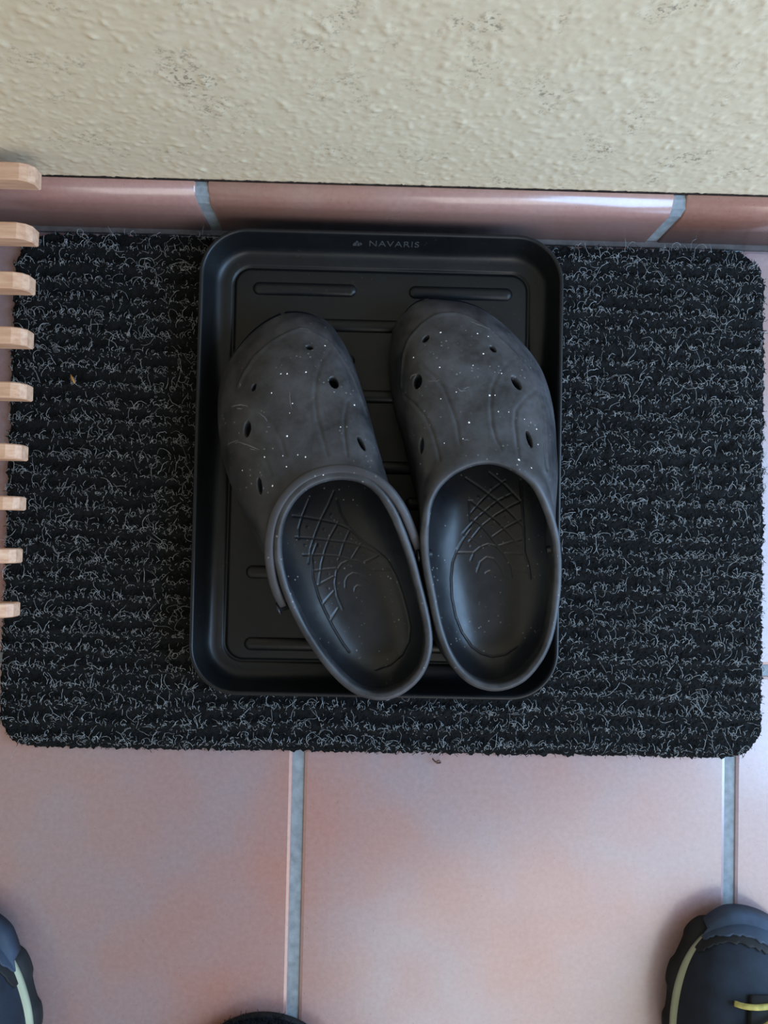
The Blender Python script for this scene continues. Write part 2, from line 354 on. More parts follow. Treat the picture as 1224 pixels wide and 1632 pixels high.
def foam_material(name, base, dust, amount, rough=.5, spec=.5, fleck=.55):
    m, nt, b = new_mat(name)
    g = coords(nt)
    n1 = noise(nt, g, 34, 6, .7); n2 = noise(nt, g, 340, 3, .6); n3 = noise(nt, g, 9, 3, .5)
    f = mixc(nt, 1.0, ramp(nt, n1, [(.35, (0, 0, 0)), (.75, (1, 1, 1))]), ramp(nt, n3, [(.35, (.3,) * 3), (.65, (1, 1, 1))]), 'MULTIPLY')
    c = mixc(nt, mixc(nt, 1.0, f, (amount,) * 3, 'MULTIPLY'), base, dust)
    v = N(nt, 'ShaderNodeTexVoronoi', Scale=230.0); nt.links.new(g, v.inputs['Vector'])
    sp = mixc(nt, 1.0, ramp(nt, v.outputs['Distance'], [(.10, (1, 1, 1)), (.17, (0, 0, 0))]), ramp(nt, noise(nt, g, 45, 2), [(.50, (0, 0, 0)), (.62, (1, 1, 1))]), 'MULTIPLY')
    c = mixc(nt, mixc(nt, 1.0, sp, (fleck,) * 3, 'MULTIPLY'), c, srgb(150, 150, 150))
    nt.links.new(c, b.inputs['Base Color'])
    nt.links.new(ramp(nt, n1, [(.3, (rough - .06,) * 3), (.7, (rough + .1,) * 3)]), b.inputs['Roughness'])
    b.inputs['Specular IOR Level'].default_value = spec
    bump(nt, b, n2, .10, .0003)
    return m

M_TILE = tile_material()
M_SKIRT = tile_material('terracotta_skirting_glaze', [(.30, srgb(160, 104, 86)), (.45, srgb(164, 116, 102)), (.58, srgb(166, 128, 118)), (.72, srgb(160, 108, 92))])
M_GROUT = plain('grey_grout', srgb(128, 136, 142), .85, .2, .2, 150, (300, .4, .0006))
M_WALL = wall_material()
M_CRACK = plain('dark_crack', srgb(52, 44, 42), .9, .1, .4, 200)
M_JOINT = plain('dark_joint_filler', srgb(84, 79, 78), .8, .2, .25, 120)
M_WOOD = wood_material()
M_FOAM = foam_material('worn_black_foam', srgb(30, 31, 34), srgb(96, 97, 102), .62, .44, .42)
M_BED = foam_material('black_footbed_foam', srgb(25, 27, 31), srgb(42, 43, 47), .35, .31, .45)
M_SOLE = plain('dark_sole_rubber', srgb(40, 37, 37), .7, .4)
M_STRAP = foam_material('strap_foam', srgb(50, 49, 52), srgb(84, 83, 86), .5, .5, .4)
M_RIVET = plain('black_rivet_plastic', srgb(28, 29, 32), .3, .5)
M_TRAY = foam_material('matt_black_plastic', srgb(15, 17, 19), srgb(24, 26, 29), .5, .37, .34, .05)
M_PRINT = plain('grey_print', srgb(62, 64, 64), .5, .4, .05)
M_MAT = plain('black_carpet', srgb(21, 22, 23), .95, .1, .35, 120)
M_PILE = plain('black_pile', srgb(27, 29, 30), .9, .15, .4, 90)
M_FIBRE = plain('grey_carpet_hair', srgb(156, 159, 160), .8, .2, .45, 300)
M_STRAW = plain('dry_straw', srgb(176, 124, 62), .7, .3)
M_LINT = plain('brown_lint', srgb(96, 74, 66), .9, .1)
M_SCUFF = plain('pale_scuff', srgb(104, 104, 106), .8, .2)
M_SPECK = plain('white_paint', srgb(240, 240, 238), .7, .3, .03)
M_KNIT = plain('navy_shoe_mesh', srgb(26, 34, 46), .75, .3, .3, 60, (900, .25, .0006))
M_RUBBER = plain('black_outsole_rubber', srgb(24, 26, 28), .7, .35)
M_MID = plain('olive_white_midsole', srgb(156, 162, 138), .6, .4, .1)
M_LACE = plain('yellow_lace', srgb(170, 160, 92), .8, .2, .25, 300)
M_TOE = plain('slate_toe_rubber', srgb(48, 62, 80), .65, .4)
M_FELT = plain('black_felt', srgb(24, 27, 33), .95, .1, .3, 200)

# ---------------------------------------------------------------- setting
PITCH, TILE = 0.3422, 0.3337
GX, GY = -0.0527, -0.1030            # a joint crossing
def box_mesh(name, x0, x1, y0, y1, z0, z1):
    V = [(x, y, z) for z in (z0, z1) for y in (y0, y1) for x in (x0, x1)]
    return mesh(name, V, [(0, 2, 3, 1), (4, 5, 7, 6), (0, 1, 5, 4), (2, 6, 7, 3), (0, 4, 6, 2), (1, 3, 7, 5)])

floor = link('floor', box_mesh('floor', -1.5, 1.5, -1.55, .30, -.03, -.0016), M_GROUT, smooth=False)
props(floor, 'terracotta tiled floor with blue grey grout', kind='structure')
def floor_tile_mesh(seed):
    r = np.random.default_rng(seed); h = TILE / 2
    ring = []
    for sx, sy in ((1, 1), (-1, 1), (-1, -1), (1, -1)):
        nx, ny = (-sx, sy) if sx * sy > 0 else (sx, -sy)
        ring.append((sx * h, sy * (h - .004)) if sx * sy > 0 else (sx * (h - .004), sy * h))
        ring.append((sx * (h - .0012), sy * (h - .0012)))
        ring.append((sx * (h - .004), sy * h) if sx * sy > 0 else (sx * h, sy * (h - .004)))
    ring = np.array(ring) + r.normal(0, .0004, (12, 2))
    P = np.zeros((12, 4, 3))
    for k, (ins, z) in enumerate(((.0, -.01), (.0, -.0022), (.0009, -.0006), (.0030, 0.0))):
        P[:, k, :2] = ring * (1 - ins / h); P[:, k, 2] = z
    F = grid_faces(12, 4, True).tolist() + [[i * 4 + 3 for i in range(12)]]
    me = fix_normals(mesh('floor_tile', P.reshape(-1, 3), F)); me.materials.append(M_TILE)
    return me
tile_meshes = [floor_tile_mesh(s) for s in range(4)]
k = 0
for i in range(-4, 4):
    for j in range(-4, 1):
        o = bpy.data.objects.new('floor_tile', tile_meshes[k % 4]); col.objects.link(o)
        o.parent = floor
        o.location = (GX + (i + .5) * PITCH, GY + (j + .5) * PITCH, 0)
        k += 1

WALL_Y = .2535
def wall_mesh():
    """stucco face: real relief where the camera is near, a plain slab behind it"""
    xs = np.r_[-1.5, np.linspace(-.68, .80, 1240), 1.5]
    zs = np.r_[np.linspace(.0585, .50, 380), .6, 2.4]
    X, Z = np.meshgrid(xs, zs, indexing='ij')
    h = np.zeros_like(X)
    for s in (.8, 1.0, 1.4, 2.0):
        g = rng.normal(0, 1, X.shape)
        k = max(1, int(s * 1.2)); w = np.exp(-(np.arange(-3 * k, 3 * k + 1) / s) ** 2 / 2); w /= w.sum()
        g = np.apply_along_axis(lambda v: np.convolve(v, w, 'same'), 0, g)
        g = np.apply_along_axis(lambda v: np.convolve(v, w, 'same'), 1, g)
        g /= g.std(); h += np.maximum(g - 1.0, 0) * .00019 + g * .000025
    h *= np.clip((.80 - X) / .05, 0, 1) * np.clip((.50 - Z) / .03, 0, 1) * np.clip((X + .68) / .01, 0, 1)
    zz = Z.copy(); zz[:, 0] += rng.normal(0, .0006, len(xs))
    V = np.stack([X, WALL_Y - h, zz], -1)
    F = grid_faces(len(xs), len(zs)).tolist()
    n, m = X.shape; base = n * m
    Vb = [(x, WALL_Y + .12, z) for x in (-1.5, 1.5) for z in (.0585, 2.4)]
    me = mesh('wall_back', np.vstack([V.reshape(-1, 3), Vb]), F + [
        [base, base + 1, base + 3, base + 2], [base, base + 2] + [i * m for i in range(n - 1, -1, -1)],
        [base + 1, base + 3] + [i * m + m - 1 for i in range(n - 1, -1, -1)],
        [base + 1, base] + list(range(m)), [base + 3, base + 2] + [(n - 1) * m + j for j in range(m)]])
    return fix_normals(me)
wall = link('wall_back', wall_mesh(), M_WALL)
props(wall, 'cream rough plastered wall with grey scuffs', kind='structure')
base_wall = link('trim_1', box_mesh('trim_1', -1.5, 1.5, WALL_Y - .0012, WALL_Y + .12, -.03, .0583), M_CRACK, smooth=False)
props(base_wall, 'dark open joint between skirting tiles and wall', kind='structure')

left = link('wall_left_added', box_mesh('wall_left_added', -.78, -.68, -1.55, WALL_Y + .12, -.03, 2.4), M_WALL, smooth=False)  # out-of-view wall, added to block ambient light in the left corner
props(left, 'unseen cream side wall added to darken the left corner', kind='structure')
BB_F = .2386                               # face of the skirting tiles
bed_V = [(x, y, z) for x in (-1.5, 1.5) for y, z in ((BB_F + .0014, -.001), (BB_F + .0014, .049), (BB_F + .0042, .0555), (BB_F + .010, .0580), (BB_F + .0136, .0575), (BB_F + .0136, -.001))]
bed_F = [[i, (i + 1) % 6, 6 + (i + 1) % 6, 6 + i] for i in range(6)] + [list(range(5, -1, -1)), list(range(6, 12))]
bb = link('baseboard_back', fix_normals(mesh('baseboard_back', bed_V, bed_F)), M_GROUT, smooth=False)
props(bb, 'skirting of terracotta bullnose tiles with grey joints', kind='structure')
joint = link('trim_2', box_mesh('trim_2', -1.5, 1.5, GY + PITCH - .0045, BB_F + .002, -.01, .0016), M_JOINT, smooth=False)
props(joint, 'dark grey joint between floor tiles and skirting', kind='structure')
def skirting_tile_mesh():
    w = TILE / 2; prof = [(BB_F, .0012), (BB_F, .046)]
    for k in range(1, 7):
        t = math.radians(15 * k); prof.append((BB_F + .0125 * (1 - math.cos(t)), .046 + .0138 * math.sin(t)))
    prof += [(BB_F + .0132, .0594), (BB_F + .0132, .0012)]
    prof = np.array(prof); n = len(prof); V = []
    for x, ins in ((-w, .0012), (-w + .0014, 0), (w - .0014, 0), (w, .0012)):
        for y, z in prof: V.append((x, y + ins if y < BB_F + .012 else y, z - (ins if z > .05 else 0)))
    F = [[a * n + i, a * n + (i + 1) % n, (a + 1) * n + (i + 1) % n, (a + 1) * n + i] for a in range(3) for i in range(n)]
    F += [list(range(n - 1, -1, -1)), list(range(3 * n, 4 * n))]
    me = fix_normals(mesh('baseboard_tile', V, F)); me.materials.append(M_SKIRT)
    for p in me.polygons: p.use_smooth = len(p.vertices) == 4
    return me
sk = skirting_tile_mesh()
for i in range(-4, 4):
    o = bpy.data.objects.new('baseboard_tile', sk); col.objects.link(o); o.parent = bb
    o.location = (-.1272 + .3488 * (i + .5), 0, 0); o.scale.x = (.3488 - .0085) / TILE

# ---------------------------------------------------------------- doormat
MX0, MX1, MY0, MY1, MR = -.2845, .3120, -.1712, .2318, .030
def mat_height(x, y):
    rib = np.cos(2 * np.pi * (y + .0012 * np.sin(x * 31) + .0006 * np.sin(x * 90)) / .0137)
    return .0072 + .0019 * rib
def mat_surface(nx=330, ny=260):
    x = np.linspace(MX0, MX1, nx); y = np.linspace(MY0, MY1, ny)
    X, Y = np.meshgrid(x, y, indexing='ij')
    cx = np.clip(X, MX0 + MR, MX1 - MR); cy = np.clip(Y, MY0 + MR, MY1 - MR)
    dx, dy = X - cx, Y - cy; L = np.maximum(np.hypot(dx, dy), 1e-9)
    k = np.where(L > MR, MR / L, 1.0); X = cx + dx * k; Y = cy + dy * k
    H = mat_height(X, Y) + rng.normal(0, .0005, X.shape)
    edge = np.minimum(np.minimum(X - MX0, MX1 - X), np.minimum(Y - MY0, MY1 - Y))
    edge = np.where(L > 1e-6, np.where((np.abs(dx) > 1e-6) & (np.abs(dy) > 1e-6), MR - np.minimum(L, MR), edge), edge)
    H *= .55 + .45 * np.clip(edge / .006, 0, 1)
    b = edge < 1e-5
    jx = rng.normal(0, .0007, X.shape) * b; jy = rng.normal(0, .0007, X.shape) * b
    top = np.stack([X + jx, Y + jy, H], -1).reshape(-1, 3)
    bot = top.copy(); bot[:, 2] = .0004
    F = grid_faces(nx, ny)
    idx = np.arange(nx * ny).reshape(nx, ny)
    loop = np.concatenate([idx[:-1, 0], idx[-1, :-1], idx[:0:-1, -1], idx[0, :0:-1]])
    nb = len(loop); V = np.vstack([top, bot[loop]])
    base = nx * ny
    sk = np.stack([loop, np.roll(loop, -1), base + (np.arange(nb) + 1) % nb, base + np.arange(nb)], -1)
    return mesh('doormat', V, np.vstack([F, sk]))
mat_o = link('doormat', mat_surface(), M_MAT)
props(mat_o, 'black ribbed doormat flecked with grey hairs, lying on the tiles under the tray', 'doormat')
def mat_points(n, ridge=True):
    out = np.zeros((0, 2))
    while len(out) < n:
        p = np.stack([rng.uniform(MX0, MX1, n), rng.uniform(MY0, MY1, n)], 1)
        dx = np.maximum(np.maximum(MX0 + MR - p[:, 0], p[:, 0] - MX1 + MR), 0); dy = np.maximum(np.maximum(MY0 + MR - p[:, 1], p[:, 1] - MY1 + MR), 0)
        keep = np.hypot(dx, dy) < MR - .001
        hid = (p[:, 0] > -.105) & (p[:, 0] < .116) & (p[:, 1] > -.10) & (p[:, 1] < .195)
        keep &= ~hid
        if ridge:
            q = (mat_height(p[:, 0], p[:, 1]) - .0053) / .0038
            keep &= rng.uniform(0, 1, n) < .10 + .90 * np.clip(q, 0, 1) ** 1.6
        out = np.vstack([out, p[keep]])
    return out[:n]
p = mat_points(52000, False)
st = np.c_[p, mat_height(p[:, 0], p[:, 1]) - .0006]
o = link('pile', fibres('pile', st, rng.uniform(0, 2 * np.pi, len(p)), rng.uniform(.002, .0048, len(p)), rng.normal(0, .5, len(p)), .00022, 3, 3, .9), M_PILE, mat_o)
props(o, kind='stuff')
p = mat_points(17500)
st = np.c_[p, mat_height(p[:, 0], p[:, 1]) + .0001]
ln = np.where(rng.uniform(0, 1, len(p)) < .08, rng.uniform(.008, .017, len(p)), rng.uniform(.0016, .0060, len(p)))
di = np.where(rng.uniform(0, 1, len(p)) < .74, rng.normal(np.pi / 2, .5, len(p)), rng.uniform(0, 2 * np.pi, len(p)))
o = link('grey_hair', fibres('grey_hair', st, di, ln, rng.normal(0, .42, len(p)), rng.uniform(.00007, .00017, len(p)), 6, 3, .55, .004), M_FIBRE, mat_o)
props(o, 'curly light grey hairs', kind='stuff')

# ---------------------------------------------------------------- boot tray
TX0, TX1, TY0, TY1, TR = -.1323, .1424, -.1217, .2279, .036
TB = .0094
tray = thing('shoe_tray', 'rectangular matt black plastic shoe tray with rounded corners lying on the doormat', 'tray', (.005, .053, TB))
def tray_mesh():
    prof = [(.040, TB), (.0095, TB), (.0070, TB + .003), (.0016, .0325), (.0000, .0345), (.0000, .0362), (.0006, .0370), (.0020, .0370), (.0030, .0362),
            (.0036, .0340), (.0072, .0200), (.0092, .0158), (.0120, .0137), (.0155, .0130), (.0195, .0128), (.0206, .0122), (.0213, .0112), (.0222, .0110), (.0228, .0118), (.0236, .0131), (.0250, .0134), (.040, .0134)]
    P = np.zeros((4 * 15, len(prof), 3))
    for k, (ins, z) in enumerate(prof):
        P[:, k, :2] = rr_ring(TX0, TX1, TY0, TY1, TR, ins, 14); P[:, k, 2] = z
    return ring_mesh('tray_body', P, True, True)
tb = link('tray_body', tray_mesh(), M_TRAY, tray)
def rib_mesh(x0, x1, y):
    w, hgt = .0052, .0034; P = np.zeros((28, 6, 3)); z0 = .0132
    base = []
    for cx, a0 in ((x1 - w, -90), (x0 + w, 90)):
        for q in range(14):
            t = math.radians(a0 + 180 * q / 13); base.append((cx, y, math.cos(t), math.sin(t)))
    for i, (cx, cy, c, s) in enumerate(base):
        for k in range(6):
            t = math.radians(18 * k); r = w * math.cos(t) if k < 5 else .0006
            P[i, k] = (cx + r * c, cy + r * s, z0 - .0004 + (hgt) * math.sin(t))
    return ring_mesh('rib', P, True, True)
for r in range(11):
    y = .1893 - r * .02762
    for x0, x1 in (((-.0955, -.0145), (.0262, .1078)) if r % 2 == 0 else ((-.0500, .0620),)):
        link('rib', rib_mesh(x0, x1, y), M_TRAY, tray)
def flat_text(s, size, cx, parent, name, sx=1.0):
    """raised lettering on the sloping back wall of the tray"""
    cu = bpy.data.curves.new(name, 'FONT'); cu.body = s; cu.size = size; cu.extrude = .00012; cu.space_character = 1.12
    cu.align_x = 'CENTER'; cu.align_y = 'CENTER'
    to = bpy.data.objects.new('tmp', cu); col.objects.link(to)
    dg = bpy.context.evaluated_depsgraph_get()
    me = bpy.data.meshes.new_from_object(to.evaluated_get(dg))
    bpy.data.objects.remove(to); bpy.data.curves.remove(cu)
    me.name = name
    return me
def onto_slope(me, cx, cy_frac):
    # slope from (inset .0036, z .034) down to (.0072, z .020)
    a = Vector((0, TY1 - .0036, .0340)); b = Vector((0, TY1 - .0072, .0200))
    up = (a - b).normalized(); xx = Vector((1, 0, 0)); nn = xx.cross(up)
    o = b.lerp(a, cy_frac) + nn * .0001
    Mx = Matrix((( xx.x, up.x, nn.x, cx), (xx.y, up.y, nn.y, o.y), (xx.z, up.z, nn.z, o.z), (0, 0, 0, 1)))
    me.transform(Mx); return me
tx = onto_slope(flat_text('NAVARIS', .0098, 0, tray, 'lettering'), .0, .42)
sc = Matrix.Diagonal((1.0, 1, 1, 1)); xs = [v.co.x for v in tx.vertices]; wdt = max(xs) - min(xs)
tx.transform(Matrix.Translation((.0136, 0, 0)) @ Matrix.Scale(.0382 / wdt, 4, (1, 0, 0)))
o = link('lettering', tx, M_PRINT, tray, False); o['label'] = 'dark grey NAVARIS lettering on the back wall'
def emblem_mesh():
    bm = bmesh.new()
    def poly(pts):
        lo = [bm.verts.new((x * .0001, y * .0001, 0)) for x, y in pts]; hi = [bm.verts.new((x * .0001, y * .0001, .00012)) for x, y in pts]
        bm.faces.new(hi); n = len(pts)
        for i in range(n): bm.faces.new((lo[i], lo[(i + 1) % n], hi[(i + 1) % n], hi[i]))
    poly([(-38, -30), (-10, -30), (-6, 2), (-20, 16), (-36, -6)])
    poly([(-4, -30), (14, -30), (16, -6), (8, 14), (0, 4)])
    poly([(-16, 20), (-2, 8), (6, 18), (-6, 38)])
    poly([(20, -28), (36, -6), (24, 10), (18, 18), (19, -4)])
    me = bpy.data.meshes.new('emblem'); bm.to_mesh(me); bm.free(); return me
o = link('emblem', onto_slope(emblem_mesh(), -.0143, .42), M_PRINT, tray, False); o['label'] = 'small dark grey leaf-like emblem left of the lettering'

# ---------------------------------------------------------------- clogs
def dense_open(p, k=6):
    p = np.asarray(p); q = np.vstack([2 * p[0] - p[1], p, 2 * p[-1] - p[-2]]); out = []
    for i in range(1, len(q) - 2):
        for t in np.linspace(0, 1, k, endpoint=False):
            a, b, c, d = q[i - 1:i + 3]; out.append(.5 * (2 * b + (c - a) * t + (2 * a - 5 * b + 4 * c - d) * t * t + (3 * b - a - 3 * c + d) * t ** 3))
    out.append(p[-1]); return np.array(out)
def smooth_open(p):
    q = p.copy(); q[1:-1] = (p[:-2] + 2 * p[1:-1] + p[2:]) / 4
    return q
Z0 = .0168                                      # the clogs stand on the ribs
def U(a): return np.array(a, float) * 1e-4
def up_sample(a, n):
    a = U(a); m = len(a); k = n // m; t = np.linspace(0, 1, k, endpoint=False)[None, :, None]
    p0, p1, p2, p3 = np.roll(a, 1, 0)[:, None], a[:, None], np.roll(a, -1, 0)[:, None], np.roll(a, -2, 0)[:, None]
    return (.5 * (2 * p1 + (p2 - p0) * t + (2 * p0 - 5 * p1 + 4 * p2 - p3) * t ** 2 + (3 * p1 - p0 - 3 * p2 + p3) * t ** 3)).reshape(n, -1)
def shell_mesh(S, th, closed_bottom=True, inner_n=46):
    """outer grid S (n around, m up) given thickness, with a rolled rim"""
    n, m, _ = S.shape
    nr = normals(S)
    if (nr[:, m // 4, :2] * (S[:, m // 4, :2] - S[:, :, :2].mean((0, 1)))).sum() < 0: nr = -nr
    nr[:, -1] = nr[:, -2]
    idx = np.unique(np.linspace(m - 1, 0, inner_n).astype(int))[::-1]
    inner = S[:, idx] - th * nr[:, idx]
    inner[:, :, 2] = np.maximum(inner[:, :, 2], S[:, :1, 2])
    a, b = S[:, -1], inner[:, 0]
    t = S[:, -1] - S[:, -3]; t /= np.linalg.norm(t, axis=1)[:, None]
    caps = []
    for q in (25, 50, 90, 130, 155):
        c = math.radians(q); caps.append((a + b) / 2 + (a - b) / 2 * math.cos(c) + t * th * .5 * math.sin(c))
    P = np.concatenate([S, np.stack(caps, 1), inner], 1)
    return P, nr
def cut_holes(me, holes):
    """elliptic vent holes cut through the shell with an exact boolean"""
    V, F = [], []
    for (cx, cy, cz, ma, mi, ang, nx, ny, nz) in holes:
        c = Vector((cx, cy, cz)) * 1e-4; n = Vector((nx, ny, nz)).normalized(); a = math.radians(ang)
        def lift(vx, vy): return Vector((vx, vy, -(n.x * vx + n.y * vy) / n.z))
        e1 = lift(math.cos(a), math.sin(a)) * ma * 1.9e-4; e2 = lift(-math.sin(a), math.cos(a)) * mi * 1.9e-4
        b = len(V); K = 20
        for h in (-.012, .012):
            for k in range(K):
                t = 2 * math.pi * k / K; V.append(c + n * h + e1 * math.cos(t) + e2 * math.sin(t))
        F += [[b + k, b + (k + 1) % K, b + K + (k + 1) % K, b + K + k] for k in range(K)]
        F += [list(range(b + K - 1, b - 1, -1)), list(range(b + K, b + 2 * K))]
    cm = fix_normals(mesh('cutter', np.array([tuple(v) for v in V]), F))
    co = bpy.data.objects.new('cutter', cm); col.objects.link(co)
    oo = bpy.data.objects.new('shell', me); col.objects.link(oo)
    md = oo.modifiers.new('b', 'BOOLEAN'); md.operation = 'DIFFERENCE'; md.object = co; md.solver = 'EXACT'
    dg = bpy.context.evaluated_depsgraph_get()
    out = bpy.data.meshes.new_from_object(oo.evaluated_get(dg))
    bpy.data.objects.remove(oo); bpy.data.objects.remove(co)
    return out
def side_split(B, toe, heel):
    ax = heel - toe; L = np.linalg.norm(ax); ax = ax / L; pr = np.array([ax[1], -ax[0]])
    return ax, pr, L
def footbed_mesh(B, rim, pads, dots, inset=.0035):
    I = B - ccw_out(B) * inset
    heel = I[len(I) // 2]; toe = I[0]
    ax, pr, L = side_split(I, toe, heel)
    s = (I - toe) @ ax; t = (I - toe) @ pr; h = len(I) // 2
    sides = []
    for sl in (slice(0, h + 1), slice(h, None)):
        q = np.argsort(s[sl]); sides.append((s[sl][q], t[sl][q]))
    ss = L * (1 - np.cos(np.linspace(.02, np.pi - .02, 640))) / 2
    a = np.interp(ss, *sides[0]); b = np.interp(ss, *sides[1])
    xi = np.linspace(-1, 1, 220); mid = (a + b) / 2; hw = np.abs(b - a) / 2
    T = mid[:, None] + hw[:, None] * xi[None]
    XY = toe + ss[:, None, None] * ax + T[..., None] * pr
    f = ss / L
    zc = Z0 + .019 + .005 * sstep(.35, .75, f)
    dend = np.maximum(0, 1 - (L - ss) / .035)
    edge = np.clip((np.abs(xi)[None] ** 2.6 + dend[:, None] ** 2.2), 0, 1.15)
    Z = zc[:, None] + .021 * edge ** 1.15 * (.35 + .65 * sstep(.3, .6, f))[:, None]
    # soft arch support on the inner side of each foot is left to the outline
    P = np.concatenate([XY, Z[..., None]], 2)
    flat = P.reshape(-1, 3); d = np.zeros(len(flat))
    for pl in pads:
        pl = U(pl); pl2 = pl.copy(); f2 = flat.copy(); f2[:, 2] = 0; pl2[:, 2] = 0
        lo, hi = pl2.min(0) - .004, pl2.max(0) + .004
        sel = np.where((f2[:, 0] > lo[0]) & (f2[:, 0] < hi[0]) & (f2[:, 1] > lo[1]) & (f2[:, 1] < hi[1]))[0]
        if len(sel): d[sel] = np.minimum(d[sel], -.00055 * np.exp(-(polyd(f2[sel], pl2) / .0006) ** 2))
    for q in U(dots):
        r = np.linalg.norm(flat[:, :2] - q[:2], axis=1); d += .0004 * np.exp(-(r / .0008) ** 2)
    flat[:, 2] += d
    P = flat.reshape(P.shape)
    n, m = P.shape[:2]
    bot = P.copy(); bot[..., 2] = Z0 + .006
    F = grid_faces(n, m)
    idx = np.arange(n * m).reshape(n, m)
    loop = np.concatenate([idx[:-1, 0], idx[-1, :-1], idx[:0:-1, -1], idx[0, :0:-1]]); nb = len(loop)
    sk = np.stack([loop, np.roll(loop, -1), n * m + (np.arange(nb) + 1) % nb, n * m + np.arange(nb)], -1)
    return fix_normals(mesh('footbed', np.vstack([flat, bot.reshape(-1, 3)[loop]]), np.vstack([F, sk])))
def slab(name, B, levels):
    """closed slab following an outline: levels are (offset, z)"""
    o = ccw_out(B); P = np.zeros((len(B), len(levels), 3))
    for k, (off, z) in enumerate(levels): P[:, k, :2] = B + o * off; P[:, k, 2] = z
    return ring_mesh(name, P, True, True)
def strap_mesh(R, i0, i1, inner=.0007):
    """heel strap folded forward: a band along the rim from pivot to pivot over the front"""
    n = len(R); ids = np.arange(i0, i1 + n + 1) if i1 < i0 else np.arange(i0, i1 + 1)
    o = ccw_out(R[:, :2]); k = ids % n
    c = R[k].copy(); oo = o[k]; m = len(k)
    s = np.linspace(0, 1, m); taper = np.minimum(1, np.minimum(s, 1 - s) / .05); taper = np.sqrt(np.clip(taper, 0.02, 1))
    sec = [(0, .0006), (.0005, .0018), (.0016, .0024), (.0048, .0021), (.0060, .0012), (.0066, -.0005), (.0070, -.006), (.0064, -.0105), (.0045, -.0115), (.0020, -.0110), (.0004, -.007)]
    P = np.zeros((m, len(sec), 3))
    for q, (d, z) in enumerate(sec):
        zz = (z + .0035) * taper - .0035
        P[:, q, :2] = c[:, :2] + oo * (inner + (d - .003) * (.6 + .4 * taper) + .003)[:, None]
        P[:, q, 2] = c[:, 2] - .0022 + zz
    F = grid_faces(m, len(sec), False, True).tolist() + [list(range(len(sec))), list(range((m - 1) * len(sec), m * len(sec)))]
    return fix_normals(mesh('heel_strap', P.reshape(-1, 3), F))
def rivet_mesh(c, n, r=.0048, depth=.0016):
    n = Vector(n).normalized(); a = n.cross(Vector((0, 0, 1))).normalized(); b = n.cross(a); c = Vector(c)
    prof = [(.6 * r, -.009), (.6 * r, 0), (r, 0), (r, depth * .6), (r * .8, depth), (r * .4, depth * 1.05)]
    P = np.zeros((16, len(prof), 3))
    for i in range(16):
        t = 2 * math.pi * i / 16
        for k, (rr, h) in enumerate(prof): P[i, k] = c + n * h + (a * math.cos(t) + b * math.sin(t)) * rr
    return ring_mesh('rivet', P, True, True)
def specks_mesh(pts, S):
    fl = S.reshape(-1, 3); nr = normals(S).reshape(-1, 3); V, F = [], []
    for i, q in enumerate(pts):
        k = ((fl - q) ** 2).sum(1).argmin(); c = fl[k]; n = nr[k] * (1 if nr[k][2] > 0 else -1)
        a = np.cross(n, (1, 0, 0)); a /= np.linalg.norm(a); b2 = np.cross(n, a)
        r = rng.uniform(.00034, .00068) * (1.6 if i == 0 else 1); b = len(V)
        for t in range(7):
            w = r * rng.uniform(.7, 1.25); V.append(c + n * .00005 + (a * math.cos(t * .9) + b2 * math.sin(t * .9)) * w)
        V.append(c + n * .00045); F += [[b + t, b + (t + 1) % 7, b + 7] for t in range(7)]
    return mesh('paint_specks', np.array(V), F)

